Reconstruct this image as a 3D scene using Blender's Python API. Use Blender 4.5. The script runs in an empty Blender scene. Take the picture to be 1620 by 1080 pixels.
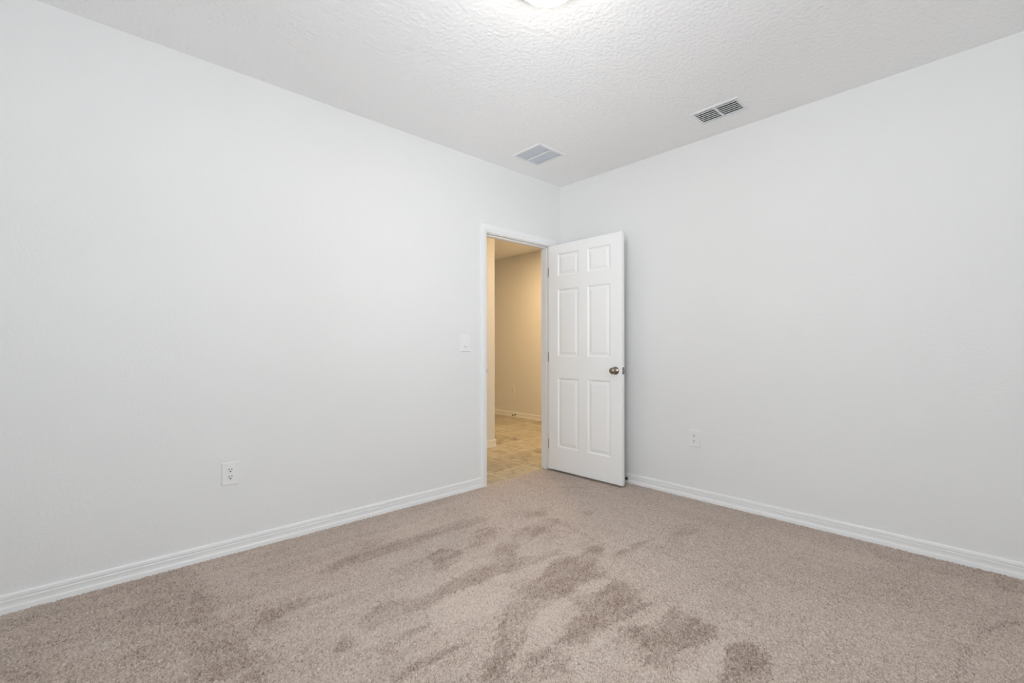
import bpy, bmesh, math
import numpy as np
from mathutils import Matrix, Vector
R = math.radians
SC = bpy.context.scene
COL = SC.collection
H = 2.64                     # ceiling height
X0, Y0 = -3.95, -3.45        # far ends of the bedroom (corner by the door is the origin)
WT = 0.115                   # wall thickness
WY0, WY1, WZ0, WZ1 = -3.20, -1.40, 0.80, 2.25   # window opening in the back wall
FX0, FX1 = -3.28, -1.72      # window opening in the front wall, added to light the left wall

# ------------------------------------------------------------------ camera, world, lights, exposure
cam_d = bpy.data.cameras.new('camera')
cam_d.sensor_width = 36.0
cam_d.lens = 731.08 * 36.0 / 1620.0
cam_d.shift_y = 11.5 / 1620.0
cam_d.clip_start = 0.02
cam = bpy.data.objects.new('camera', cam_d)
COL.objects.link(cam)
cam.matrix_world = (Matrix.Translation((-3.3235, -2.8953, 1.1140)) @ Matrix.Rotation(R(47.073 - 90), 4, 'Z')
                    @ Matrix.Rotation(R(90), 4, 'X') @ Matrix.Rotation(R(-0.1), 4, 'Z'))
SC.camera = cam

world = bpy.data.worlds.new('world')
SC.world = world
world.use_nodes = True
wn = world.node_tree.nodes
SKY_COLOR, SKY_STRENGTH = (0.82, 0.915, 1.01), 6.6        # bright overcast sky
UPLIGHT_COLOR, UPLIGHT_STRENGTH = (0.845, 0.905, 0.98), 9.3    # glow added below the horizon to lift the ceiling and upper walls
def build_sky():
    nt = world.node_tree
    tc = nt.nodes.new('ShaderNodeTexCoord')
    sp = nt.nodes.new('ShaderNodeSeparateXYZ')
    mr = nt.nodes.new('ShaderNodeMapRange')
    mr.inputs['From Min'].default_value = -0.03
    mr.inputs['From Max'].default_value = 0.03
    mx = nt.nodes.new('ShaderNodeMix')
    mx.data_type = 'RGBA'
    mx.inputs['A'].default_value = (*[c * UPLIGHT_STRENGTH for c in UPLIGHT_COLOR], 1)
    mx.inputs['B'].default_value = (*[c * SKY_STRENGTH for c in SKY_COLOR], 1)
    nt.links.new(tc.outputs['Generated'], sp.inputs[0])
    nt.links.new(sp.outputs['Z'], mr.inputs['Value'])
    nt.links.new(mr.outputs['Result'], mx.inputs['Factor'])
    nt.links.new(mx.outputs['Result'], wn['Background'].inputs['Color'])
build_sky()

SHADE_STRENGTH = 84.0       # the bedroom's ceiling lamp (emission of its glass shade)
SHADE_COLOR = (1.0, 0.925, 0.82)

def light(name, kind, loc, power, color, rot=(0, 0, 0), **kw):
    d = bpy.data.lights.new(name, kind)
    d.energy = power
    d.color = color
    for k, v in kw.items():
        setattr(d, k, v)
    o = bpy.data.objects.new(name, d)
    COL.objects.link(o)
    o.location = loc
    o.rotation_euler = rot
    return o

# the hallway's own warm ceiling lamps, out of view beyond the doorway
light('hall_lamp', 'AREA', (0.95, 0.50, H - 0.04), 16, (1.0, 0.68, 0.36), shape='DISK', size=0.28)
light('hall_lamp', 'AREA', (0.80, 1.55, H - 0.04), 29, (1.0, 0.68, 0.36), shape='DISK', size=0.28)
# daylight portal in the window opening behind the camera
po = light('window_portal', 'AREA', (X0 - 0.02, (WY0 + WY1) / 2, (WZ0 + WZ1) / 2), 1, (1, 1, 1), (0, R(-90), 0), shape='RECTANGLE', size=WZ1 - WZ0, size_y=WY1 - WY0)
po.data.cycles.is_portal = True
po = light('window_portal', 'AREA', ((FX0 + FX1) / 2, Y0 - 0.02, (WZ0 + WZ1) / 2), 1, (1, 1, 1), (R(90), 0, 0), shape='RECTANGLE', size=FX1 - FX0, size_y=WZ1 - WZ0)  # portal of the added front wall window
po.data.cycles.is_portal = True

vs = SC.view_settings
SC.display_settings.display_device = 'sRGB'
vs.view_transform = 'Standard'
vs.look = 'None'
vs.exposure = 0.05
vs.gamma = 1.0
vs.use_curve_mapping = False
SC.cycles.use_denoising = True
SC.cycles.max_bounces = 12
SC.cycles.diffuse_bounces = 8
SC.cycles.sample_clamp_indirect = 6.0

# ------------------------------------------------------------------ materials
def mat(name, color, rough=0.5, metal=0.0, spec=0.5, bump=None, emit=None):
    """bump = (scale, detail, distance, roughness)"""
    m = bpy.data.materials.new(name)
    m.use_nodes = True
    nt = m.node_tree
    b = nt.nodes['Principled BSDF']
    b.inputs['Base Color'].default_value = (*color, 1)
    b.inputs['Roughness'].default_value = rough
    b.inputs['Metallic'].default_value = metal
    b.inputs['Specular IOR Level'].default_value = spec
    if emit:
        b.inputs['Emission Color'].default_value = (*emit[0], 1)
        b.inputs['Emission Strength'].default_value = emit[1]
    if bump:
        tc = nt.nodes.new('ShaderNodeTexCoord')
        nz = nt.nodes.new('ShaderNodeTexNoise')
        nz.inputs['Scale'].default_value = bump[0]
        nz.inputs['Detail'].default_value = bump[1]
        nz.inputs['Roughness'].default_value = bump[3]
        bp = nt.nodes.new('ShaderNodeBump')
        bp.inputs['Strength'].default_value = 1.0
        bp.inputs['Distance'].default_value = bump[2]
        nt.links.new(tc.outputs['Object'], nz.inputs['Vector'])
        nt.links.new(nz.outputs['Fac'], bp.inputs['Height'])
        nt.links.new(bp.outputs['Normal'], b.inputs['Normal'])
    return m

M = {}
M['wall'] = mat('wall_paint', (0.78, 0.78, 0.77), 0.75, spec=0.25, bump=(75, 2.0, 0.0009, 0.5))
M['ceiling'] = mat('ceiling_paint', (0.92, 0.92, 0.92), 0.85, spec=0.2, bump=(48, 3.0, 0.0055, 0.55))
M['trim'] = mat('trim_paint', (0.83, 0.83, 0.825), 0.38, spec=0.4)
M['door'] = mat('door_paint', (0.88, 0.88, 0.87), 0.42, spec=0.4, bump=(160, 2.0, 0.0002, 0.5))
M['plastic'] = mat('white_plastic', (0.80, 0.80, 0.79), 0.35)
M['slot'] = mat('dark_slot', (0.02, 0.02, 0.02), 0.6)
M['nickel'] = mat('brushed_nickel', (0.29, 0.245, 0.20), 0.22, metal=1.0)
M['dull_nickel'] = mat('dull_nickel', (0.22, 0.21, 0.195), 0.40, metal=1.0)
M['bronze'] = mat('dark_bronze', (0.05, 0.045, 0.04), 0.35, metal=0.8)
M['rubber'] = mat('black_rubber', (0.015, 0.015, 0.015), 0.6)
M['grille'] = mat('grille_enamel', (0.80, 0.81, 0.83), 0.4)
M['louver'] = mat('louver_enamel', (0.66, 0.70, 0.745), 0.45)
M['duct'] = mat('duct_lining', (0.035, 0.05, 0.065), 0.6)
M['filter'] = mat('filter_cloth', (0.10, 0.12, 0.145), 0.9)
M['slab'] = mat('floor_slab', (0.45, 0.42, 0.40), 0.9)
M['shade'] = mat('frosted_glass_shade', (0.9, 0.88, 0.84), 0.3, emit=(SHADE_COLOR, SHADE_STRENGTH))
RIM_GLOW = 0.05
def hot_centre(m):
    # glow dimmed towards the rim to hold back light on the ceiling
    nt = m.node_tree
    b = nt.nodes['Principled BSDF']
    tc = nt.nodes.new('ShaderNodeTexCoord')
    sp = nt.nodes.new('ShaderNodeSeparateXYZ')
    mr = nt.nodes.new('ShaderNodeMapRange')
    mr.inputs['From Min'].default_value = -0.036
    mr.inputs['From Max'].default_value = -0.088
    mr.inputs['To Min'].default_value = SHADE_STRENGTH * RIM_GLOW
    mr.inputs['To Max'].default_value = SHADE_STRENGTH
    nt.links.new(tc.outputs['Object'], sp.inputs[0])
    nt.links.new(sp.outputs['Z'], mr.inputs['Value'])
    nt.links.new(mr.outputs['Result'], b.inputs['Emission Strength'])
hot_centre(M['shade'])
M['brass'] = mat('finial_metal', (0.45, 0.30, 0.16), 0.3, metal=1.0)

def glass_mat():
    m = bpy.data.materials.new('window_glass')
    m.use_nodes = True
    nt = m.node_tree
    nt.nodes.clear()
    out = nt.nodes.new('ShaderNodeOutputMaterial')
    mix = nt.nodes.new('ShaderNodeMixShader')
    tr = nt.nodes.new('ShaderNodeBsdfTransparent')
    gl = nt.nodes.new('ShaderNodeBsdfGlossy')
    gl.inputs['Roughness'].default_value = 0.02
    fr = nt.nodes.new('ShaderNodeFresnel')
    nt.links.new(fr.outputs['Fac'], mix.inputs['Fac'])
    nt.links.new(tr.outputs['BSDF'], mix.inputs[1])
    nt.links.new(gl.outputs['BSDF'], mix.inputs[2])
    nt.links.new(mix.outputs['Shader'], out.inputs['Surface'])
    return m
M['glass'] = glass_mat()

def ramp(nt, stops):
    r = nt.nodes.new('ShaderNodeValToRGB')
    el = r.color_ramp.elements
    while len(el) < len(stops):
        el.new(0.5)
    for e, (p, c) in zip(el, stops):
        e.position = p
        e.color = (*c, 1)
    return r

CARPET_DARK, CARPET_LIGHT = (0.182, 0.118, 0.091), (0.635, 0.548, 0.480)
def carpet_mat():
    m = bpy.data.materials.new('cut_pile_carpet')
    m.use_nodes = True
    nt = m.node_tree
    b = nt.nodes['Principled BSDF']
    b.inputs['Roughness'].default_value = 0.95
    b.inputs['Specular IOR Level'].default_value = 0.1
    at = nt.nodes.new('ShaderNodeAttribute')
    at.attribute_name = 'nap'
    tc = nt.nodes.new('ShaderNodeTexCoord')
    nz = nt.nodes.new('ShaderNodeTexNoise')
    nz.inputs['Scale'].default_value = 300
    nz.inputs['Detail'].default_value = 2.5
    nt.links.new(tc.outputs['Object'], nz.inputs['Vector'])
    mul = nt.nodes.new('ShaderNodeMath'); mul.operation = 'MULTIPLY_ADD'
    mul.inputs[1].default_value = 1.5
    nt.links.new(nz.outputs['Fac'], mul.inputs[0])
    sub = nt.nodes.new('ShaderNodeMath'); sub.operation = 'SUBTRACT'
    sub.inputs[1].default_value = 0.75
    nt.links.new(at.outputs['Fac'], sub.inputs[0])
    nt.links.new(sub.outputs[0], mul.inputs[2])
    rp = ramp(nt, [(0.0, CARPET_DARK), (1.0, CARPET_LIGHT)])
    nt.links.new(mul.outputs[0], rp.inputs['Fac'])
    nt.links.new(rp.outputs['Color'], b.inputs['Base Color'])
    return m
M['carpet'] = carpet_mat()

def tile_mat():
    m = bpy.data.materials.new('stone_tile')
    m.use_nodes = True
    nt = m.node_tree
    b = nt.nodes['Principled BSDF']
    b.inputs['Roughness'].default_value = 0.45
    tc = nt.nodes.new('ShaderNodeTexCoord')
    mp = nt.nodes.new('ShaderNodeMapping')
    mp.inputs['Location'].default_value = (0.20, 0.17, 0)
    br = nt.nodes.new('ShaderNodeTexBrick')
    br.offset = 0.0
    br.inputs['Scale'].default_value = 1.0
    br.inputs['Brick Width'].default_value = 0.45
    br.inputs['Row Height'].default_value = 0.45
    br.inputs['Mortar Size'].default_value = 0.006
    br.inputs['Mortar Smooth'].default_value = 0.1
    br.inputs['Color1'].default_value = (0.0, 0.0, 0.0, 1)
    br.inputs['Color2'].default_value = (1.0, 1.0, 1.0, 1)
    br.inputs['Mortar'].default_value = (0.5, 0.5, 0.5, 1)
    nt.links.new(tc.outputs['Object'], mp.inputs['Vector'])
    nt.links.new(mp.outputs['Vector'], br.inputs['Vector'])
    nz = nt.nodes.new('ShaderNodeTexNoise')
    nz.inputs['Scale'].default_value = 6.3
    nz.inputs['Detail'].default_value = 5
    nz.inputs['Roughness'].default_value = 0.62
    nz.inputs['Distortion'].default_value = 1.2
    nt.links.new(tc.outputs['Object'], nz.inputs['Vector'])
    ma = nt.nodes.new('ShaderNodeMath'); ma.operation = 'MULTIPLY_ADD'
    ma.inputs[1].default_value = 0.18
    sep = nt.nodes.new('ShaderNodeSeparateColor')
    nt.links.new(br.outputs['Color'], sep.inputs['Color'])
    nt.links.new(sep.outputs[0], ma.inputs[0])
    nt.links.new(nz.outputs['Fac'], ma.inputs[2])
    rp = ramp(nt, [(0.35, (0.215, 0.190, 0.130)), (0.58, (0.385, 0.350, 0.265)), (0.80, (0.50, 0.46, 0.365))])
    nt.links.new(ma.outputs[0], rp.inputs['Fac'])
    mx = nt.nodes.new('ShaderNodeMix'); mx.data_type = 'RGBA'
    mx.inputs['B'].default_value = (0.60, 0.53, 0.43, 1)
    nt.links.new(br.outputs['Fac'], mx.inputs['Factor'])
    nt.links.new(rp.outputs['Color'], mx.inputs['A'])
    nt.links.new(mx.outputs['Result'], b.inputs['Base Color'])
    bp = nt.nodes.new('ShaderNodeBump')
    bp.invert = True
    bp.inputs['Distance'].default_value = 0.001
    nt.links.new(br.outputs['Fac'], bp.inputs['Height'])
    nt.links.new(bp.outputs['Normal'], b.inputs['Normal'])
    return m
M['tile'] = tile_mat()

# ------------------------------------------------------------------ mesh helpers
def obj(name, bm, material, parent=None, smooth=False, auto=None):
    bmesh.ops.recalc_face_normals(bm, faces=bm.faces)
    me = bpy.data.meshes.new(name)
    bm.to_mesh(me)
    bm.free()
    for mm in (material if isinstance(material, (list, tuple)) else [material]):
        me.materials.append(mm)
    if smooth:
        me.polygons.foreach_set('use_smooth', [True] * len(me.polygons))
        if auto:
            me.set_sharp_from_angle(angle=R(auto))
    o = bpy.data.objects.new(name, me)
    COL.objects.link(o)
    if parent:
        o.parent = parent
    return o

def tag(o, label, cat, kind=None, group=None):
    o['label'] = label
    o['category'] = cat
    if kind:
        o['kind'] = kind
    if group:
        o['group'] = group
    return o

def empty(name, loc=(0, 0, 0), rotz=0.0):
    o = bpy.data.objects.new(name, None)
    o.empty_display_size = 0.1
    COL.objects.link(o)
    o.location = loc
    o.rotation_euler = (0, 0, rotz)
    return o

def box(bm, lo, hi, bevel=0.0, seg=2, mi=0):
    lo, hi = Vector(lo), Vector(hi)
    r = bmesh.ops.create_cube(bm, size=1.0, matrix=Matrix.Translation((lo + hi) / 2) @ Matrix.Diagonal((*(hi - lo), 1)))
    vs_ = r['verts']
    fs = list({f for v in vs_ for f in v.link_faces})
    for f in fs:
        f.material_index = mi
    if bevel:
        bmesh.ops.bevel(bm, geom=list({e for f in fs for e in f.edges}), offset=bevel, segments=seg, affect='EDGES', profile=0.5)
    return bm

def panel(us, vs_, holes, t0, t1, mp):
    """A slab on the grid us x vs_ with some cells left open; mp(u, v, t) gives the place of a point."""
    bm = bmesh.new()
    cache = {}
    def V(i, j, t):
        k = (i, j, t)
        if k not in cache:
            cache[k] = bm.verts.new(mp(us[i], vs_[j], t))
        return cache[k]
    nu, nv = len(us) - 1, len(vs_) - 1
    solid = lambda i, j: 0 <= i < nu and 0 <= j < nv and (i, j) not in holes
    for i in range(nu):
        for j in range(nv):
            if not solid(i, j):
                continue
            for t in (t0, t1):
                bm.faces.new([V(i, j, t), V(i + 1, j, t), V(i + 1, j + 1, t), V(i, j + 1, t)])
            for (di, dj, a, b) in ((-1, 0, (i, j), (i, j + 1)), (1, 0, (i + 1, j), (i + 1, j + 1)),
                                   (0, -1, (i, j), (i + 1, j)), (0, 1, (i, j + 1), (i + 1, j + 1))):
                if not solid(i + di, j + dj):
                    bm.faces.new([V(*a, t0), V(*b, t0), V(*b, t1), V(*a, t1)])
    return bm

def sweep(profile, path, mp, side=1, bm=None):
    """profile: (offset, height) points, open; path: 2D polyline; the profile is carried along it with mitred corners."""
    bm = bm or bmesh.new()
    P = [Vector(p) for p in path]
    n = len(P)
    nrm = []
    for i in range(n - 1):
        d = (P[i + 1] - P[i]).normalized()
        nrm.append(Vector((-d.y, d.x)) * side)
    rings = []
    for i in range(n):
        if i == 0:
            m = nrm[0]
        elif i == n - 1:
            m = nrm[-1]
        else:
            m = (nrm[i - 1] + nrm[i])
            m = m / m.dot(nrm[i])
        rings.append([bm.verts.new(mp(P[i].x + m.x * d, P[i].y + m.y * d, z)) for d, z in profile])
    for a, b in zip(rings[:-1], rings[1:]):
        for k in range(len(profile) - 1):
            bm.faces.new([a[k], b[k], b[k + 1], a[k + 1]])
        bm.faces.new([a[-1], b[-1], b[0], a[0]])
    bm.faces.new(rings[0])
    bm.faces.new(rings[-1])
    return bm

def lathe(profile, mtx, seg=32, bm=None):
    """profile: (radius, height) from bottom to top, turned about local z, then placed by mtx."""
    bm = bm or bmesh.new()
    rings = []
    for r, z in profile:
        if r < 1e-6:
            rings.append([bm.verts.new(mtx @ Vector((0, 0, z)))])
        else:
            rings.append([bm.verts.new(mtx @ Vector((r * math.cos(2 * math.pi * k / seg), r * math.sin(2 * math.pi * k / seg), z))) for k in range(seg)])
    for a, b in zip(rings[:-1], rings[1:]):
        for k in range(seg):
            k2 = (k + 1) % seg
            if len(a) == 1 and len(b) == 1:
                continue
            if len(a) == 1:
                bm.faces.new([a[0], b[k2], b[k]])
            elif len(b) == 1:
                bm.faces.new([a[k], a[k2], b[0]])
            else:
                bm.faces.new([a[k], a[k2], b[k2], b[k]])
    for ring in (rings[0], rings[-1]):
        if len(ring) > 1:
            bm.faces.new(ring)
    return bm

def structure(name, bm, material, label, cat, **kw):
    return tag(obj(name, bm, material, **kw), label, cat, 'structure')

# ------------------------------------------------------------------ the shell
JL, JR, JT = -0.913, -0.143, 2.058            # faces of the door jambs and of the head
RO = 0.019                                     # jamb thickness
HX1, HY1, HX0 = 1.88, 4.3, -2.4                # hall extents
ZT = -0.008                                    # top of the hall tiles
xz = lambda y0: (lambda u, v, t: (u, t, v))
yz = lambda u, v, t: (t, u, v)
xy = lambda u, v, t: (u, v, t)

structure('wall_left', panel([X0 - WT, JL - RO, JR + RO, HX1 + WT], [-0.1, JT + RO, H + 0.12], {(1, 0)}, 0.0, WT, xz(0)),
          M['wall'], 'long white wall on the left with the doorway at its far end', 'wall')
structure('wall_right', panel([Y0 - WT, 0.0], [-0.1, H + 0.12], set(), 0.0, WT, yz),
          M['wall'], 'white wall on the right behind the open door', 'wall')
structure('wall_back', panel([Y0 - WT, WY0, WY1, 0.0], [-0.1, WZ0, WZ1, H + 0.12], {(1, 1)}, X0 - WT, X0, yz),
          M['wall'], 'white window wall behind the camera', 'wall')
structure('wall_front', panel([X0, FX0, FX1, 0.0], [-0.1, WZ0, WZ1, H + 0.12], {(1, 1)}, Y0 - WT, Y0, xz(0)),
          M['wall'], 'white wall facing the long left wall', 'wall')

# ceiling with the two duct openings
AX, AY = (-0.402, -0.238), (-1.760, -1.492)    # supply register opening
BX, BY = (-0.815, -0.563), (-0.503, -0.247)    # return grille opening
cx = sorted([X0 - WT, WT, *AX, *BX])
cy = sorted([Y0 - WT, 0.0, *AY, *BY])
holes = {(cx.index(AX[0]), cy.index(AY[0])), (cx.index(BX[0]), cy.index(BY[0]))}
structure('ceiling', panel(cx, cy, holes, H, H + 0.1, xy), M['ceiling'],
          'white textured bedroom ceiling with two air grilles', 'ceiling')
structure('floor', panel([X0 - WT, 0.1], [Y0 - WT, 0.028], set(), -0.1, -0.012, xy), M['slab'],
          'bedroom floor slab under the carpet', 'floor')

# hallway
structure('floor_hall', panel([HX0, HX1], [0.028, HY1], set(), -0.1, ZT, xy), M['tile'],
          'tan stone tiled hallway floor seen through the doorway', 'floor')
structure('ceiling_hall', panel([HX0, HX1 + WT], [WT, HY1], set(), H, H + 0.1, xy), M['ceiling'],
          'hallway ceiling in warm light seen through the doorway', 'ceiling')
structure('wall_hall_far', panel([0.0, HY1], [-0.1, H + 0.12], set(), HX1, HX1 + WT, yz), M['wall'],
          'far hallway wall in warm light with a small outlet', 'wall')
structure('wall_hall_end', panel([HX0, HX1 + WT], [-0.1, H + 0.12], set(), HY1, HY1 + WT, xz(0)), M['wall'],
          'end wall of the hallway, out of sight', 'wall')
structure('wall_hall_side', panel([WT, HY1], [-0.1, H + 0.12], set(), HX0 - WT, HX0, yz), M['wall'],
          'side wall of the hallway, out of sight', 'wall')

PX, PY, PT = 0.150, 1.118, 0.115               # end of the hall partition with its rounded corners
bm = bmesh.new()
ring = [(HX0, PY)]
br_ = 0.022
for k in range(9):
    a = R(-90 + 90 * k / 8)
    ring.append((PX - br_ + br_ * math.cos(a), PY + br_ + br_ * math.sin(a)))
for k in range(9):
    a = R(90 * k / 8)
    ring.append((PX - br_ + br_ * math.cos(a), PY + PT - br_ + br_ * math.sin(a)))
ring.append((HX0, PY + PT))
lo_ = [bm.verts.new((x, y, -0.1)) for x, y in ring]
hi_ = [bm.verts.new((x, y, H)) for x, y in ring]
for k in range(len(ring)):
    k2 = (k + 1) % len(ring)
    bm.faces.new([lo_[k], lo_[k2], hi_[k2], hi_[k]])
bm.faces.new(lo_); bm.faces.new(hi_)
structure('wall_hall_partition', bm, M['wall'], 'end of the hallway partition wall at the left edge of the doorway', 'wall', smooth=True, auto=40)

# baseboards: profile from the wall at the bottom, out, up and back to the wall
BB = [(0.0, 0.0), (0.0142, 0.0), (0.0142, 0.024), (0.0135, 0.0265), (0.0118, 0.0275), (0.0108, 0.032), (0.0104, 0.040), (0.0108, 0.049),
      (0.0118, 0.0535), (0.0118, 0.0555), (0.0100, 0.0570), (0.0078, 0.0580), (0.0078, 0.0600), (0.0096, 0.0615), (0.0098, 0.0640), (0.0098, 0.0770), (0.0085, 0.0805), (0.0060, 0.0825), (0.0, 0.0830)]
def baseboard(name, path, label, side, z=-0.004):
    return structure(name, sweep(BB, path, lambda a, b, c: (a, b, c + z), side), M['trim'], label, 'baseboard', smooth=True, auto=50)
CW = 0.060                                     # casing width
baseboard('baseboard_left', [(X0, 0.0), (JL - 0.006 - CW, 0.0)], 'white profiled baseboard along the foot of the left wall', -1)
baseboard('baseboard_right', [(JR + 0.006 + CW, 0.0), (0.0, 0.0), (0.0, Y0)], 'white profiled baseboard along the foot of the right wall', -1)
baseboard('baseboard_back', [(0.0, Y0), (X0, Y0), (X0, 0.0)], 'white baseboard behind the camera', -1)
baseboard('baseboard_hall', [(HX1, WT), (HX1, HY1)], 'baseboard along the far hallway wall in warm light', 1, ZT)
baseboard('baseboard_partition', [(HX0, PY), (PX - 0.012, PY), (PX, PY + 0.012), (PX, PY + PT - 0.012), (PX - 0.012, PY + PT), (HX0, PY + PT)],
          'baseboard wrapping the end of the hallway partition', -1, ZT)

# door frame: jambs, stop, casings, strike plate
frame = tag(empty('trim_1', ((JL + JR) / 2, 0, 0)), 'white door frame with moulded casing around the doorway', 'door frame', 'structure')
fx = (JL + JR) / 2
def fr_obj(name, bm, m, **kw):
    bm.transform(Matrix.Translation((-fx, 0, 0)))
    return obj(name, bm, m, frame, **kw)
xz_t = lambda a, b, c: (a, c, b)
U = [(JL, -0.01), (JL, JT), (JR, JT), (JR, -0.01)]
fr_obj('jamb', sweep([(0.0, 0.0), (0.0, WT), (RO, WT), (RO, 0.0)], U, xz_t, 1), M['trim'])
fr_obj('stop', sweep([(0.0, 0.040), (-0.0095, 0.041), (-0.011, 0.043), (-0.011, 0.072), (-0.0095, 0.074), (0.0, 0.075)], U, xz_t, 1), M['trim'])
CP = [(0.006, 0.0), (0.006, -0.008), (0.009, -0.0105), (0.022, -0.0115), (0.026, -0.0135), (0.030, -0.0155), (0.052, -0.0165), (0.058, -0.0165), (0.0655, -0.0135), (0.066, -0.0), ]
CPF = [(a, b) for a, b in CP]
fr_obj('casing', sweep(CPF, U, xz_t, 1), M['trim'], smooth=True, auto=35)
fr_obj('casing', sweep([(a, WT - b) for a, b in CP], U, xz_t, 1), M['trim'], smooth=True, auto=35)
bm = bmesh.new()
box(bm, (JL, 0.004, 0.905), (JL + 0.0016, 0.036, 0.962), 0.0006, 1)
box(bm, (JL - 0.004, -0.0045, 0.918), (JL + 0.0016, 0.006, 0.949), 0.0012, 2)
fr_obj('strike_plate', bm, M['dull_nickel'])

# ------------------------------------------------------------------ the open six-panel door
DW, DH, DT = 0.778, 2.032, 0.035
door = tag(empty('door_1', (-0.187, -0.018, 0.018), math.atan2(-0.777, 0.013)),
           'white six-panel interior door standing wide open against the right wall', 'door', 'structure')
uc = [0.0, 0.107, 0.343, 0.437, 0.670, DW]
zc = [0.0, 0.210, 0.834, 1.026, 1.630, 1.745, 1.949, DH]
bm = bmesh.new()
for yf, s in ((0.0, 1), (DT, -1)):
    g = {}
    def gv(i, j):
        if (i, j) not in g:
            g[(i, j)] = bm.verts.new((uc[i], yf, zc[j]))
        return g[(i, j)]
    for i in range(5):
        for j in range(7):
            if i in (1, 3) and j in (1, 3, 5):
                prev = [gv(i, j), gv(i + 1, j), gv(i + 1, j + 1), gv(i, j + 1)]
                u0, u1, z0, z1 = uc[i], uc[i + 1], zc[j], zc[j + 1]
                for ins, dep in ((0.003, 0.0012), (0.008, 0.0062), (0.012, 0.0085), (0.018, 0.0088), (0.024, 0.0075), (0.040, 0.0032), (0.043, 0.0026)):
                    cur = [bm.verts.new((a, yf + s * dep, b)) for a, b in ((u0 + ins, z0 + ins), (u1 - ins, z0 + ins), (u1 - ins, z1 - ins), (u0 + ins, z1 - ins))]
                    for k in range(4):
                        bm.faces.new([prev[k], prev[(k + 1) % 4], cur[(k + 1) % 4], cur[k]])
                    prev = cur
                bm.faces.new(prev)
            else:
                bm.faces.new([gv(i, j), gv(i + 1, j), gv(i + 1, j + 1), gv(i, j + 1)])
    if s == 1:
        gf = g
    else:
        gb = g
for i in range(5):
    for j in (0, 7):
        bm.faces.new([gf[(i, j)], gf[(i + 1, j)], gb[(i + 1, j)], gb[(i, j)]])
for j in range(7):
    for i in (0, 5):
        bm.faces.new([gf[(i, j)], gf[(i, j + 1)], gb[(i, j + 1)], gb[(i, j)]])
leaf = obj('door_leaf', bm, M['door'], door)
bv = leaf.modifiers.new('edges', 'BEVEL')
bv.width = 0.0015
bv.segments = 2
bv.limit_method = 'ANGLE'
bv.angle_limit = R(60)

KZ = 0.918
KU = DW - 0.060
def knob(sgn, y0):
    # local z of the lathe points out of the leaf
    mt = Matrix.Translation((KU, y0, KZ)) @ Matrix.Rotation(R(90 * sgn), 4, 'X')
    rose = [(0.0325, 0.0), (0.0325, 0.003), (0.0315, 0.0055), (0.028, 0.0075), (0.020, 0.010), (0.015, 0.013), (0.013, 0.016), (0.0, 0.016)]
    k = [(0.0, 0.012), (0.011, 0.012), (0.0105, 0.022), (0.012, 0.028), (0.019, 0.033), (0.0248, 0.039), (0.0268, 0.046), (0.0255, 0.053), (0.0205, 0.0595), (0.012, 0.063), (0.0, 0.064)]
    kn = obj('knob', lathe(k, mt), M['nickel'], door, smooth=True, auto=60)
    obj('rosette', lathe(rose, mt), M['nickel'], kn, smooth=True, auto=60)
    return kn
knob(1, 0.0)
knob(-1, DT)
bm = bmesh.new()
box(bm, (DW - 0.001, 0.005, KZ - 0.0285), (DW + 0.0012, DT - 0.005, KZ + 0.0285), 0.0008, 1)
lp = obj('latch_plate', bm, M['dull_nickel'], door)
bm = bmesh.new()
b0 = [(DW, 0.010), (DW + 0.004, 0.010), (DW + 0.0125, 0.019), (DW + 0.0125, 0.0245), (DW, 0.0245)]
va = [bm.verts.new((x, y, KZ - 0.008)) for x, y in b0]
vb = [bm.verts.new((x, y, KZ + 0.008)) for x, y in b0]
for k in range(5):
    bm.faces.new([va[k], va[(k + 1) % 5], vb[(k + 1) % 5], vb[k]])
bm.faces.new(va); bm.faces.new(vb)
obj('latch_bolt', bm, M['dull_nickel'], lp)
for hz in (0.215, 1.02, 1.805):
    bm = bmesh.new()
    pin = (-0.012, DT + 0.0075)
    box(bm, (-0.0015, 0.004, hz - 0.044), (0.0010, DT + 0.003, hz + 0.044))
    # the leaf let into the jamb face, seen as a sliver past the edge of the door
    box(bm, (-0.0445, DT + 0.0070, hz - 0.044), (-0.012, DT + 0.0088, hz + 0.044))
    for q in range(5):
        lathe([(0.0062, 0.0), (0.0066, 0.0006), (0.0066, 0.0170), (0.0062, 0.0176)], Matrix.Translation((*pin, hz - 0.0445 + q * 0.0178)), 16, bm)
    lathe([(0.0, -0.004), (0.004, -0.003), (0.0055, 0.0), (0.0055, 0.003), (0.0, 0.004)], Matrix.Translation((*pin, hz + 0.0475)), 16, bm)
    obj('hinge', bm, M['dull_nickel'], door, smooth=True, auto=30)

# ------------------------------------------------------------------ window behind the camera
def window(name, loc, rotz, width, label):
    """local -x is outdoors, y runs along the wall"""
    win = tag(empty(name, loc, rotz), label, 'window', 'structure')
    wy, wh = width / 2, WZ1 - WZ0
    bm = sweep([(0, 0.0), (0, 0.05), (-0.045, 0.05), (-0.045, 0.0)], [(-wy, 0), (-wy, wh), (wy, wh), (wy, 0), (-wy, 0)], lambda a, b, c: (-0.10 + c, a, b), 1)
    box(bm, (-0.09, -wy, wh / 2 - 0.025), (-0.055, wy, wh / 2 + 0.025))
    box(bm, (-0.10, -wy, 0.0), (-0.05, wy, 0.045))
    obj('window_frame', bm, M['trim'], win)
    bm = bmesh.new()
    box(bm, (-0.078, -wy + 0.04, 0.04), (-0.074, wy - 0.04, wh - 0.04))
    obj('pane', bm, M['glass'], win)
    bm = bmesh.new()
    box(bm, (-0.05, -wy - 0.04, -0.02), (0.03, wy + 0.04, 0.0), 0.004)
    obj('window_sill', bm, M['trim'], win)
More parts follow.
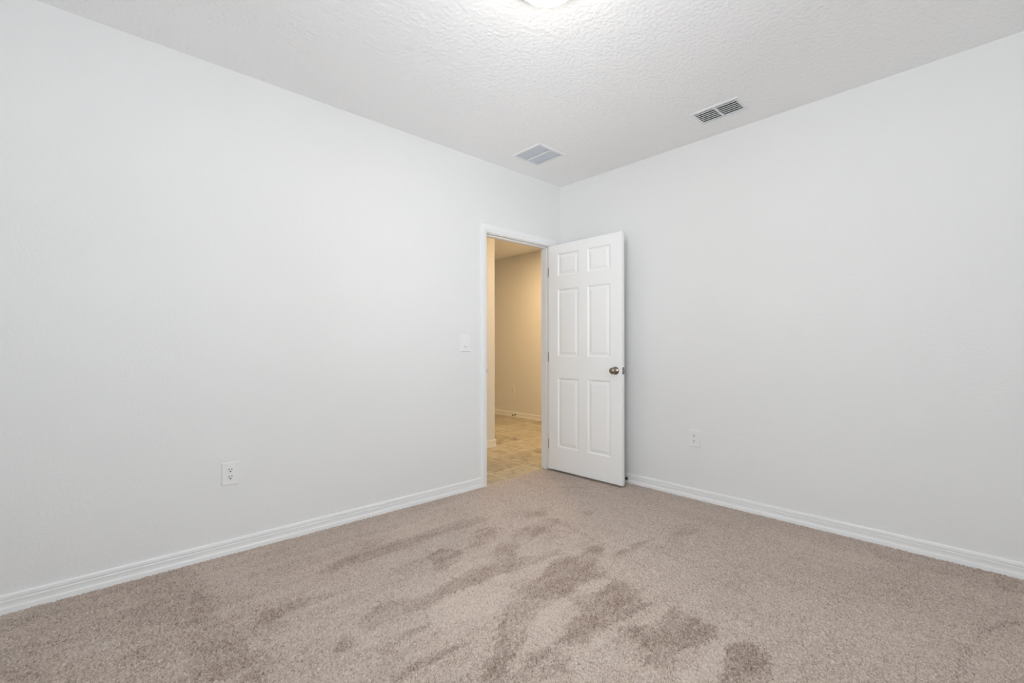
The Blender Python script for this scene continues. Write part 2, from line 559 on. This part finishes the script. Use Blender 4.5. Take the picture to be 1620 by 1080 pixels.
window('window_1', (X0, (WY0 + WY1) / 2, WZ0), 0.0, WY1 - WY0, 'white framed bedroom window behind the camera')
window('fill_window', ((FX0 + FX1) / 2, Y0, WZ0), R(90), FX1 - FX0, 'unseen white framed window added to light the left wall')  # unseen, added to brighten the left wall

# ------------------------------------------------------------------ ceiling lamp
lamp = tag(empty('ceiling_light', (-1.945, -1.632, H)), 'frosted dome ceiling lamp, lit, at the top edge of the picture', 'ceiling light')
PAN_R, PAN_D, DOME_R, DOME_D = 0.146, 0.039, 0.128, 0.062  # pan shaped to screen the nearby ceiling from the dome
obj('lamp_base', lathe([(0.0, -PAN_D + 0.006), (PAN_R - 0.006, -PAN_D + 0.006), (PAN_R - 0.005, -PAN_D), (PAN_R, -PAN_D + 0.002), (PAN_R, -0.010), (PAN_R - 0.010, 0.0), (0.0, 0.0)], Matrix.Identity(4), 64), M['trim'], lamp, smooth=True, auto=40)
prof = [(0.0, -PAN_D - DOME_D)]
for k in range(1, 15):
    a = R(90 * k / 14)
    prof.append((DOME_R * math.sin(a), -PAN_D + 0.005 - (DOME_D + 0.005) * math.cos(a)))
obj('glass_shade', lathe(prof, Matrix.Identity(4), 64), M['shade'], lamp, smooth=True, auto=60)
obj('finial', lathe([(0.0, -0.117), (0.005, -0.116), (0.0075, -0.111), (0.006, -0.106), (0.010, -0.102), (0.011, -0.0995), (0.0, -0.098)], Matrix.Identity(4), 24), M['brass'], lamp, smooth=True, auto=60)

# ------------------------------------------------------------------ air grilles in the ceiling
def flange(us, vs_, openings, thick=0.005):
    bm = panel(us, vs_, openings, -thick, 0.0, lambda u, v, t: (u, v, t))
    # slope the outer edge a little
    lim = (us[0], us[-1], vs_[0], vs_[-1])
    for v in bm.verts:
        if v.co.z < -thick / 2:
            if abs(v.co.x - lim[0]) < 1e-6: v.co.x += 0.006
            if abs(v.co.x - lim[1]) < 1e-6: v.co.x -= 0.006
            if abs(v.co.y - lim[2]) < 1e-6: v.co.y += 0.006
            if abs(v.co.y - lim[3]) < 1e-6: v.co.y -= 0.006
    return bm
def duct_box(x0, x1, y0, y1, depth):
    bm = bmesh.new()
    box(bm, (x0, y0, 0.0), (x1, y1, depth))
    bot = [f for f in bm.faces if abs(f.calc_center_median().z) < 1e-6]
    bmesh.ops.delete(bm, geom=bot, context='FACES')
    return bm

# supply register by the right wall: two banks of curved blades running along the wall
reg = tag(empty('air_register', ((AX[0] + AX[1]) / 2, (AY[0] + AY[1]) / 2, H)),
          'white ceiling air register with dark slots beside the right wall', 'air vent')
rx0, rx1 = AX[0] - reg.location.x, AX[1] - reg.location.x
ry0, ry1 = AY[0] - reg.location.y, AY[1] - reg.location.y
us = [-0.1, rx0 + 0.004, rx1 - 0.004, 0.1]
vv = [-0.152, ry0 + 0.004, -0.006, 0.006, ry1 - 0.004, 0.152]
obj('frame', flange(us, vv, {(1, 1), (1, 3)}, 0.006), M['grille'], reg)
obj('duct', duct_box(rx0, rx1, ry0, ry1, 0.099), M['duct'], reg)
lips = [(0.012, 0.025)] + [(0.026 + 0.0248 * k + 0.0155, 0.026 + 0.0248 * (k + 1)) for k in range(5)]
for (v0, v1) in ((ry0 + 0.004, -0.006), (0.006, ry1 - 0.004)):
    bm = bmesh.new()
    for l0, l1 in lips:
        a0, a1 = rx0 + 0.004 + l0, min(rx0 + 0.004 + l1, rx1 - 0.004)
        pts = [(a0, -0.0045), (a0 + 0.002, -0.0055), (a1 - 0.004, -0.0055), (a1 - 0.0012, -0.0035), (a1, 0.0005)]
        lo_r, hi_r = [], []
        for yv in (v0, v1):
            lo_r.append([bm.verts.new((x, yv, z)) for x, z in pts])
            hi_r.append([bm.verts.new((x - 0.0004, yv, z + 0.0011)) for x, z in pts])
        for q in range(len(pts) - 1):
            bm.faces.new([lo_r[0][q], lo_r[1][q], lo_r[1][q + 1], lo_r[0][q + 1]])
            bm.faces.new([hi_r[0][q], hi_r[1][q], hi_r[1][q + 1], hi_r[0][q + 1]])
        bm.faces.new([lo_r[0][0], lo_r[1][0], hi_r[1][0], hi_r[0][0]])
    obj('louver', bm, M['grille'], reg)

# square return grille near the doorway: two banks of fine blades
grl = tag(empty('return_grille', ((BX[0] + BX[1]) / 2, (BY[0] + BY[1]) / 2, H)),
          'square white return air grille in the ceiling above the doorway', 'air vent')
gx, gy = (BX[1] - BX[0]) / 2, (BY[1] - BY[0]) / 2
us = [-0.150, -gx + 0.002, -0.009, 0.009, gx - 0.002, 0.150]
vv = [-0.152, -gy + 0.002, gy - 0.002, 0.152]
obj('frame', flange(us, vv, {(1, 1), (3, 1)}, 0.006), M['grille'], grl)
obj('duct', duct_box(-gx, gx, -gy, gy, 0.099), M['filter'], grl)
for (u0, u1) in ((-gx + 0.002, -0.009), (0.009, gx - 0.002)):
    bm = bmesh.new()
    n = 20
    for k in range(n):
        yb = -gy + 0.004 + (2 * gy - 0.008) * k / n
        a = [(yb + 0.0095, -0.003), (yb, 0.008)]
        v8 = [bm.verts.new((u - (0.0045 if u == u1 else 0.0), y + dy, z + dy * 0.4)) for u in (u0, u1) for dy in (0.0, 0.0009) for y, z in a]
        for f in ((0, 1, 5, 4), (2, 3, 7, 6), (0, 2, 6, 4), (1, 3, 7, 5), (0, 1, 3, 2), (4, 5, 7, 6)):
            bm.faces.new([v8[i] for i in f])
    obj('louver', bm, M['louver'], grl)

# ------------------------------------------------------------------ outlets and the switch
def wall_plate(root, w, h, holes_):
    """A plate lying in local xz, facing local -y, with its rim rounded over."""
    bm = bmesh.new()
    box(bm, (-w / 2, -0.0075, -h / 2), (w / 2, 0.0, h / 2))
    ed = [e for e in bm.edges if all(v.co.y < -0.003 for v in e.verts)]
    bmesh.ops.bevel(bm, geom=ed, offset=0.0050, segments=3, affect='EDGES', profile=0.6)
    return obj('wall_plate', bm, M['plastic'], root)

def receptacle(root, zc_):
    # face with flattened top and bottom
    bm = bmesh.new()
    rim = []
    for k in range(28):
        a = 2 * math.pi * k / 28
        rim.append((0.0172 * math.cos(a), max(-0.0142, min(0.0142, 0.0185 * math.sin(a)))))
    a_ = [bm.verts.new((x, -0.0068, z + zc_)) for x, z in rim]
    b_ = [bm.verts.new((x, -0.0090, z + zc_)) for x, z in rim]
    c_ = [bm.verts.new((x * 0.95, -0.0096, z * 0.95 + zc_)) for x, z in rim]
    for p, q in ((a_, b_), (b_, c_)):
        for k in range(28):
            bm.faces.new([p[k], p[(k + 1) % 28], q[(k + 1) % 28], q[k]])
    bm.faces.new(c_); bm.faces.new(a_)
    rc = obj('receptacle', bm, M['plastic'], root)
    bm = bmesh.new()
    box(bm, (-0.0082, -0.0099, zc_ + 0.0005), (-0.0050, -0.0088, zc_ + 0.0097))
    box(bm, (0.0050, -0.0099, zc_ + 0.0012), (0.0080, -0.0088, zc_ + 0.0090))
    lathe([(0.0, -0.0006), (0.0037, -0.0006), (0.0037, 0.0006), (0.0, 0.0006)], Matrix.Translation((0, -0.0094, zc_ - 0.0070)) @ Matrix.Rotation(R(90), 4, 'X'), 14, bm)
    s = obj('slots', bm, M['slot'], rc)
    s['label'] = 'dark plug slots'
    return rc

def outlet(loc, rotz, w, h, label):
    root = tag(empty('wall_outlet', loc, rotz), label, 'outlet', None, 'duplex wall outlets')
    wall_plate(root, w, h, None)
    receptacle(root, 0.0195)
    receptacle(root, -0.0195)
    obj('screw', lathe([(0.0, 0.0), (0.0032, 0.0), (0.0030, 0.0012), (0.0, 0.0016)], Matrix.Translation((0, -0.0073, 0)) @ Matrix.Rotation(R(90), 4, 'X'), 14), M['plastic'], root, smooth=True, auto=40)
    return root
outlet((-2.733, 0.0, 0.437), 0.0, 0.080, 0.123, 'white duplex outlet low on the left wall')
outlet((0.0, -1.308, 0.448), R(-90), 0.086, 0.126, 'white duplex outlet low on the right wall')
outlet((HX1, 2.676, 0.440), R(-90), 0.080, 0.124, 'small outlet on the far hallway wall seen through the doorway')

sw = tag(empty('light_switch', (-1.128, 0.0, 1.160)), 'white rocker light switch on the left wall beside the doorway', 'light switch')
wall_plate(sw, 0.090, 0.134, None)
bm = bmesh.new()
box(bm, (-0.0175, -0.0082, -0.0345), (0.0175, -0.0068, 0.0345), 0.0006, 1)
obj('rocker_frame', bm, M['plastic'], sw)
bm = bmesh.new()
rp_ = [(-0.0075, 0.032), (-0.0088, 0.031), (-0.0100, 0.0), (-0.0165, -0.0265), (-0.0162, -0.0285), (-0.0075, -0.0325)]
va = [bm.verts.new((-0.0155, y, z)) for y, z in rp_]
vb = [bm.verts.new((0.0155, y, z)) for y, z in rp_]
for k in range(len(rp_)):
    k2 = (k + 1) % len(rp_)
    bm.faces.new([va[k], va[k2], vb[k2], vb[k]])
bm.faces.new(va); bm.faces.new(vb)
obj('rocker', bm, M['plastic'], sw)

# ------------------------------------------------------------------ door stops screwed to the baseboards
def door_stop(loc, rotz, label):
    root = tag(empty('door_stop', loc, rotz), label, 'door stop')
    mt = Matrix.Rotation(R(90), 4, 'X')        # along local -y, out of the wall
    obj('flange', lathe([(0.0, -0.001), (0.0115, -0.001), (0.0115, 0.003), (0.0095, 0.006), (0.006, 0.009), (0.0, 0.009)], mt, 20), M['bronze'], root, smooth=True, auto=40)
    obj('rod', lathe([(0.0, 0.006), (0.0045, 0.006), (0.0040, 0.014), (0.0040, 0.058), (0.0, 0.058)], mt, 14), M['bronze'], root, smooth=True, auto=40)
    obj('rubber_tip', lathe([(0.0, 0.054), (0.0075, 0.054), (0.0085, 0.058), (0.0085, 0.068), (0.006, 0.072), (0.0, 0.072)], mt, 18), M['rubber'], root, smooth=True, auto=40)
    return root
door_stop((-0.0106, -0.731, 0.036), R(-90), 'dark metal door stop on the right baseboard behind the open door')
door_stop((HX1 - 0.0106, 2.610, 0.034), R(-90), 'dark metal door stop on the far hallway baseboard')

# ------------------------------------------------------------------ carpet: a fine displaced pile with the nap brushed both ways
# patches of nap leaning the dark way (+) or the light way (-), its shading put into the colour, in metres on the floor
NAP = [
    (0.80, [(-2.46, -0.55), (-2.33, -0.48), (-2.13, -0.46), (-1.93, -0.46), (-1.66, -0.46), (-1.49, -0.46), (-1.33, -0.56), (-1.40, -0.59), (-1.56, -0.61), (-1.76, -0.58), (-1.92, -0.60), (-2.15, -0.59), (-2.38, -0.59), (-2.47, -0.58)]),
    (0.45, [(-2.37, -0.46), (-2.27, -0.47), (-2.10, -0.39), (-1.98, -0.40), (-2.13, -0.45), (-2.28, -0.48)]),
    (0.90, [(-2.82, -0.83), (-2.79, -0.76), (-2.64, -0.73), (-2.58, -0.73), (-2.57, -0.79), (-2.67, -0.82), (-2.76, -0.84), (-2.83, -0.86)]),
    (0.60, [(-2.58, -0.74), (-2.45, -0.80), (-2.26, -0.82), (-2.15, -0.77), (-1.99, -0.77), (-1.85, -0.73), (-1.87, -0.78), (-1.99, -0.81), (-2.04, -0.80), (-2.19, -0.83), (-2.35, -0.83), (-2.56, -0.81)]),
    (0.80, [(-1.99, -0.77), (-1.85, -0.74), (-1.77, -0.82), (-1.65, -0.77), (-1.55, -0.66), (-1.45, -0.69), (-1.50, -0.83), (-1.63, -0.86), (-1.74, -0.83), (-1.86, -0.92), (-2.00, -0.97), (-2.05, -0.91), (-1.99, -0.86)]),
    (0.85, [(-2.53, -1.11), (-2.45, -1.05), (-2.35, -0.98), (-2.30, -1.03), (-2.21, -1.10), (-2.11, -1.08), (-1.94, -1.05), (-1.77, -1.04), (-1.58, -0.90), (-1.53, -0.92), (-1.75, -1.17), (-1.88, -1.19), (-2.04, -1.17), (-2.14, -1.17), (-2.23, -1.19), (-2.34, -1.17), (-2.44, -1.16), (-2.51, -1.16)]),
    (0.75, [(-2.62, -1.14), (-2.57, -1.16), (-2.56, -1.21), (-2.60, -1.23), (-2.65, -1.20)]),
    (0.75, [(-2.51, -1.29), (-2.46, -1.30), (-2.39, -1.27), (-2.29, -1.28), (-2.31, -1.31), (-2.39, -1.32), (-2.45, -1.32), (-2.49, -1.36), (-2.52, -1.34)]),
    (0.80, [(-2.57, -1.49), (-2.53, -1.48), (-2.47, -1.45), (-2.39, -1.46), (-2.31, -1.47), (-2.27, -1.49), (-2.33, -1.50), (-2.41, -1.50), (-2.48, -1.49), (-2.53, -1.53)]),
    (0.85, [(-1.97, -1.40), (-2.29, -1.75), (-2.34, -1.70), (-2.24, -1.62), (-2.17, -1.58), (-2.11, -1.50), (-1.98, -1.40)]),
    (0.80, [(-1.53, -0.91), (-1.50, -0.98), (-1.62, -1.11), (-1.51, -1.18), (-1.36, -1.18), (-1.41, -1.24), (-1.56, -1.23), (-1.70, -1.22), (-1.80, -1.21)]),
    (0.80, [(-1.85, -1.29), (-1.77, -1.29), (-1.68, -1.32), (-1.50, -1.26), (-1.40, -1.28), (-1.37, -1.34), (-1.24, -1.26), (-1.17, -1.32), (-1.27, -1.41), (-1.36, -1.41), (-1.43, -1.56), (-1.50, -1.54), (-1.62, -1.53), (-1.66, -1.55), (-1.74, -1.54), (-1.78, -1.52), (-1.84, -1.45), (-1.88, -1.38)]),
    (1.00, [(-1.75, -1.55), (-1.68, -1.57), (-1.58, -1.61), (-1.43, -1.61), (-1.44, -1.70), (-1.52, -1.83), (-1.57, -1.84), (-1.72, -1.80), (-1.84, -1.80), (-1.94, -1.81), (-1.99, -1.78), (-2.01, -1.73), (-2.00, -1.70), (-1.85, -1.67), (-1.75, -1.63)]),
    (1.00, [(-1.78, -1.91), (-1.74, -1.84), (-1.59, -1.93), (-1.46, -1.89), (-1.46, -2.10), (-1.54, -2.12), (-1.65, -2.09), (-1.78, -2.07), (-1.82, -2.08), (-1.86, -2.06), (-1.87, -2.01), (-1.82, -1.99)]),
    (0.30, [(-1.87, -2.01), (-1.83, -2.00), (-1.76, -2.06), (-1.80, -2.08), (-1.86, -2.06)]),
    (0.90, [(-2.14, -1.70), (-2.06, -1.72), (-2.03, -1.77), (-2.04, -1.82), (-2.08, -1.86), (-2.19, -1.84), (-2.29, -1.75), (-2.25, -1.71), (-2.21, -1.73)]),
    (0.70, [(-2.18, -1.63), (-2.16, -1.66), (-2.20, -1.69), (-2.22, -1.68)]),
    (0.90, [(-1.66, -2.20), (-1.50, -2.17), (-1.48, -2.25), (-1.51, -2.31), (-1.64, -2.35), (-1.76, -2.24)]),
    (0.70, [(-1.30, -0.84), (-1.21, -0.93), (-1.24, -0.99), (-1.36, -0.99), (-1.51, -0.94), (-1.43, -0.85)]),
    (0.60, [(-1.09, -0.65), (-0.99, -0.72), (-1.03, -0.79), (-1.14, -0.76), (-1.17, -0.69)]),
    (0.55, [(-1.07, -0.87), (-1.04, -0.94), (-1.07, -1.06), (-1.12, -0.99)]),
    (0.60, [(-0.83, -0.89), (-0.74, -0.93), (-0.83, -1.01), (-0.89, -0.99)]),
    (0.50, [(-0.50, -0.40), (-0.32, -0.60), (-0.38, -0.63), (-0.49, -0.48)]),
    (0.80, [(-1.23, -1.44), (-1.05, -1.45), (-0.88, -1.48), (-0.90, -1.49), (-1.07, -1.47), (-1.24, -1.46)]),
    (0.70, [(-1.10, -1.07), (-1.15, -1.34), (-1.17, -1.35), (-1.12, -1.09)]),
    (0.35, [(-0.99, -1.49), (-0.88, -1.61), (-0.87, -1.74), (-1.01, -1.68), (-1.05, -1.58)]),
    (0.40, [(-0.62, -1.44), (-0.47, -1.53), (-0.58, -1.65), (-0.72, -1.59), (-0.73, -1.51)]),
    (0.30, [(-0.93, -1.32), (-0.91, -1.25), (-0.96, -1.20), (-1.04, -1.26), (-1.00, -1.31)]),
    (0.70, [(-0.50, -2.94), (-0.57, -2.88), (-0.68, -2.83), (-0.79, -2.81), (-0.93, -2.78), (-1.08, -2.76), (-1.17, -2.76), (-1.16, -2.77), (-1.06, -2.77), (-0.92, -2.80), (-0.78, -2.82), (-0.70, -2.85), (-0.61, -2.89), (-0.56, -2.94)]),
    (-0.35, [(-0.29, -2.18), (-0.26, -2.34), (-0.29, -2.51), (-0.34, -2.51), (-0.37, -2.38), (-0.34, -2.20)]),
    (0.40, [(-3.57, -0.04), (-3.28, 0.00), (-2.92, -0.02), (-2.89, -0.19), (-2.91, -0.65), (-2.87, -0.84), (-2.86, -1.10), (-2.87, -1.22), (-3.52, -0.61)]),
    (0.25, [(-3.16, -0.22), (-2.93, -0.11), (-2.91, -0.34), (-2.91, -0.74), (-3.04, -0.62), (-3.17, -0.38)]),
    (0.30, [(-2.99, -0.83), (-2.87, -0.86), (-2.87, -1.22), (-3.09, -1.01)]),
    (-0.30, [(-3.44, -0.51), (-3.29, -0.45), (-3.18, -0.63), (-3.26, -0.77), (-3.40, -0.72)]),
    (0.40, [(-0.03, -2.31), (0.04, -2.95), (-0.23, -2.94), (-0.26, -2.72), (-0.19, -2.40)]),
    (-0.45, [(-2.25, -1.22), (-2.15, -1.18), (-2.05, -1.18), (-1.89, -1.21), (-1.77, -1.18), (-1.93, -1.36), (-2.07, -1.42), (-2.18, -1.36), (-2.29, -1.31)]),
    (-0.50, [(-2.16, -1.67), (-1.93, -1.52), (-1.82, -1.53), (-1.76, -1.56), (-1.77, -1.64), (-1.85, -1.66), (-2.00, -1.70), (-2.13, -1.69)]),
    (-0.40, [(-1.87, -2.14), (-1.72, -2.12), (-1.53, -2.13), (-1.51, -2.16), (-1.64, -2.19), (-1.77, -2.24)]),
    (-0.35, [(-2.10, -1.89), (-1.97, -1.83), (-1.83, -1.83), (-1.77, -1.87), (-1.84, -1.95), (-1.89, -2.02), (-2.02, -2.01)]),
    (0.30, [(-1.48, -1.89), (-1.42, -1.98), (-1.48, -2.11), (-1.58, -2.12), (-1.67, -2.08), (-1.74, -2.05), (-1.70, -1.98)]),
    (0.40, [(-1.51, -2.18), (-1.49, -2.25), (-1.57, -2.29), (-1.72, -2.28), (-1.78, -2.23), (-1.67, -2.20)]),
    (0.30, [(-1.49, -1.59), (-1.51, -1.82), (-1.56, -1.83), (-1.73, -1.81), (-1.69, -1.73)]),
    (-0.40, [(-1.65, -1.53), (-1.55, -1.55), (-1.49, -1.59), (-1.57, -1.61), (-1.67, -1.57)]),
    (-0.30, [(-1.86, -1.32), (-1.66, -1.25), (-1.53, -1.23), (-1.65, -1.30), (-1.87, -1.38)]),
    (0.50, [(-1.15, -0.81), (-1.04, -0.87), (-1.11, -0.96), (-1.24, -0.94), (-1.24, -0.84)]),
    (0.35, [(-1.75, -1.82), (-1.65, -1.86), (-1.73, -1.95), (-1.90, -1.99), (-1.88, -1.91)]),
    (0.55, [(-1.96, -1.40), (-1.79, -1.32), (-1.76, -1.39), (-1.81, -1.49), (-1.98, -1.58), (-2.12, -1.66), (-2.23, -1.70), (-2.32, -1.67), (-2.18, -1.57)]),
    (0.50, [(-1.31, -0.82), (-1.14, -0.89), (-1.18, -1.03), (-1.28, -1.10), (-1.38, -1.02)]),
    (0.40, [(-1.77, -1.34), (-1.42, -1.32), (-1.35, -1.45), (-1.44, -1.59), (-1.60, -1.50), (-1.77, -1.53), (-1.85, -1.45)]),
    (0.50, [(-1.18, -1.19), (-1.19, -1.34), (-1.32, -1.41), (-1.31, -1.29)]),
    (0.40, [(-1.04, -0.84), (-1.12, -1.17), (-1.17, -1.20), (-1.13, -0.90)]),
    (0.35, [(-0.77, -1.50), (-0.61, -1.57), (-0.84, -1.66), (-0.90, -1.57)]),
    (-0.35, [(-2.18, -1.24), (-1.86, -1.30), (-2.03, -1.42), (-2.29, -1.35)]),
    (0.40, [(-2.63, -1.15), (-2.56, -1.17), (-2.56, -1.23), (-2.63, -1.21)]),
    (0.40, [(-2.54, -1.49), (-2.40, -1.46), (-2.22, -1.47), (-2.21, -1.51), (-2.37, -1.52), (-2.51, -1.54)]),
    (0.35, [(-2.88, -0.40), (-2.76, -0.52), (-2.71, -0.86), (-2.86, -1.21), (-3.06, -1.02), (-2.97, -0.37)]),
    (0.40, [(-1.24, -0.50), (-0.91, -0.69), (-1.08, -0.81), (-1.29, -0.64)]),
    (0.30, [(-2.62, -0.57), (-2.44, -0.55), (-2.16, -0.50), (-2.21, -0.55), (-2.48, -0.63)]),
    (0.35, [(-1.22, -1.44), (-0.85, -1.46), (-0.88, -1.49), (-1.25, -1.48)]),
]


def build_carpet():
    step = 0.004
    xs = np.arange(X0 + 0.004, -0.003, step)
    ys = np.arange(Y0 + 0.004, 0.030, step)
    nx, ny = len(xs), len(ys)
    rng = np.random.default_rng(7)
    gxx, gyy = np.meshgrid(xs, ys, indexing='ij')

    def vnoise(cell, seed, sx=1.0, sy=1.0):
        r = np.random.default_rng(seed)
        u = (gxx - X0) / (cell * sx)
        v = (gyy - Y0) / (cell * sy)
        t = r.standard_normal((int(u.max()) + 3, int(v.max()) + 3))
        iu, iv = u.astype(int), v.astype(int)
        fu, fv = u - iu, v - iv
        fu = fu * fu * (3 - 2 * fu)
        fv = fv * fv * (3 - 2 * fv)
        return (t[iu, iv] * (1 - fu) * (1 - fv) + t[iu + 1, iv] * fu * (1 - fv) + t[iu, iv + 1] * (1 - fu) * fv + t[iu + 1, iv + 1] * fu * fv)

    wx = gxx + 0.007 * vnoise(0.07, 1) + 0.005 * vnoise(0.018, 2) + 0.006 * rng.standard_normal(gxx.shape)
    wx += 0.016 * vnoise(0.010, 23, 4.0, 1.0)
    wy_ = gyy + 0.007 * vnoise(0.07, 3) + 0.005 * vnoise(0.018, 4) + 0.006 * rng.standard_normal(gxx.shape)
    dark = np.zeros_like(gxx)
    for w, poly in NAP:
        px_ = np.array([p[0] for p in poly]); py_ = np.array([p[1] for p in poly])
        ia = np.searchsorted(xs, px_.min() - 0.08); ib = np.searchsorted(xs, px_.max() + 0.08)
        ja = np.searchsorted(ys, py_.min() - 0.08); jb = np.searchsorted(ys, py_.max() + 0.08)
        sx, sy = wx[ia:ib, ja:jb], wy_[ia:ib, ja:jb]
        if sx.size == 0:
            continue
        ins = np.zeros(sx.shape, bool)
        k2 = len(poly) - 1
        for k in range(len(poly)):
            xa, ya, xb, yb = px_[k], py_[k], px_[k2], py_[k2]
            if abs(yb - ya) > 1e-9:
                cond = ((ya > sy) != (yb > sy)) & (sx < (xb - xa) * (sy - ya) / (yb - ya) + xa)
                ins ^= cond
            k2 = k
        dark[ia:ib, ja:jb] += w * ins
    # soften the borders by about a centimetre
    for _ in range(1):
        dark = (dark + np.roll(dark, 1, 0) + np.roll(dark, -1, 0) + np.roll(dark, 1, 1) + np.roll(dark, -1, 1)) / 5.0
    dark = np.clip(dark, -0.6, 1.25)
    dark *= np.clip(1.0 + 0.20 * vnoise(0.035, 21, 2.5, 1.0), 0.25, 1.5)
    nap = NAP_BASE - NAP_GAIN * dark
    # vacuum strokes along the left wall, fading out towards the right wall
    stroke = vnoise(0.045, 11, 9.0, 1.0) + 0.6 * vnoise(0.020, 12, 10.0, 1.0)
    left = np.clip((-gxx - 0.9) / 0.9, 0, 1)
    nap += 0.050 * left * np.tanh(1.6 * stroke) + 0.020 * (1 - left) * vnoise(0.05, 13, 1.0, 6.0)
    nap += 0.022 * vnoise(0.30, 5) + 0.016 * vnoise(0.09, 6, 1.0, 2.0) + 0.02 * vnoise(0.03, 8)
    tuft = rng.standard_normal(gxx.shape)
    nap += 0.15 * tuft - 0.34 * (rng.random(gxx.shape) < 0.085) + 0.035 * vnoise(0.008, 9)  # dark specks put the shade of pits between tufts into the colour
    hgt = 0.0024 * rng.standard_normal(gxx.shape) + 0.0016 * tuft
    hgt = np.clip(hgt, -0.006, 0.006)
    jx = gxx + rng.uniform(-0.0015, 0.0015, gxx.shape)
    jy = gyy + rng.uniform(-0.0015, 0.0015, gxx.shape)
    co = np.stack([jx, jy, hgt - 0.001], -1).reshape(-1, 3)
    idx = np.arange(nx * ny).reshape(nx, ny)
    q = np.stack([idx[:-1, :-1], idx[1:, :-1], idx[1:, 1:], idx[:-1, 1:]], -1)
    cxm = (gxx[:-1, :-1] + gxx[1:, 1:]) / 2
    cym = (gyy[:-1, :-1] + gyy[1:, 1:]) / 2
    keep = (cym < 0.003) | ((cxm > JL + 0.003) & (cxm < JR - 0.003))
    q = q[keep]
    used = np.zeros(nx * ny, bool)
    used[q.ravel()] = True
    remap = np.cumsum(used) - 1
    co = co[used]
    nv = nap.reshape(-1)[used]
    q = remap[q]
    me = bpy.data.meshes.new('carpet')
    me.vertices.add(len(co))
    me.vertices.foreach_set('co', co.ravel().astype(np.float32))
    me.loops.add(q.size)
    me.loops.foreach_set('vertex_index', q.ravel().astype(np.int32))
    me.polygons.add(len(q))
    me.polygons.foreach_set('loop_start', np.arange(0, q.size, 4, dtype=np.int32))
    me.update(calc_edges=True)
    me.polygons.foreach_set('use_smooth', np.ones(len(q), bool))
    at = me.attributes.new('nap', 'FLOAT', 'POINT')
    at.data.foreach_set('value', np.clip(nv, 0, 1).astype(np.float32))
    me.materials.append(M['carpet'])
    o = bpy.data.objects.new('carpet', me)
    COL.objects.link(o)
    tag(o, 'beige cut pile wall-to-wall carpet with darker brushed patches', 'carpet', 'stuff')

NAP_BASE, NAP_GAIN = 0.75, 0.235
build_carpet()
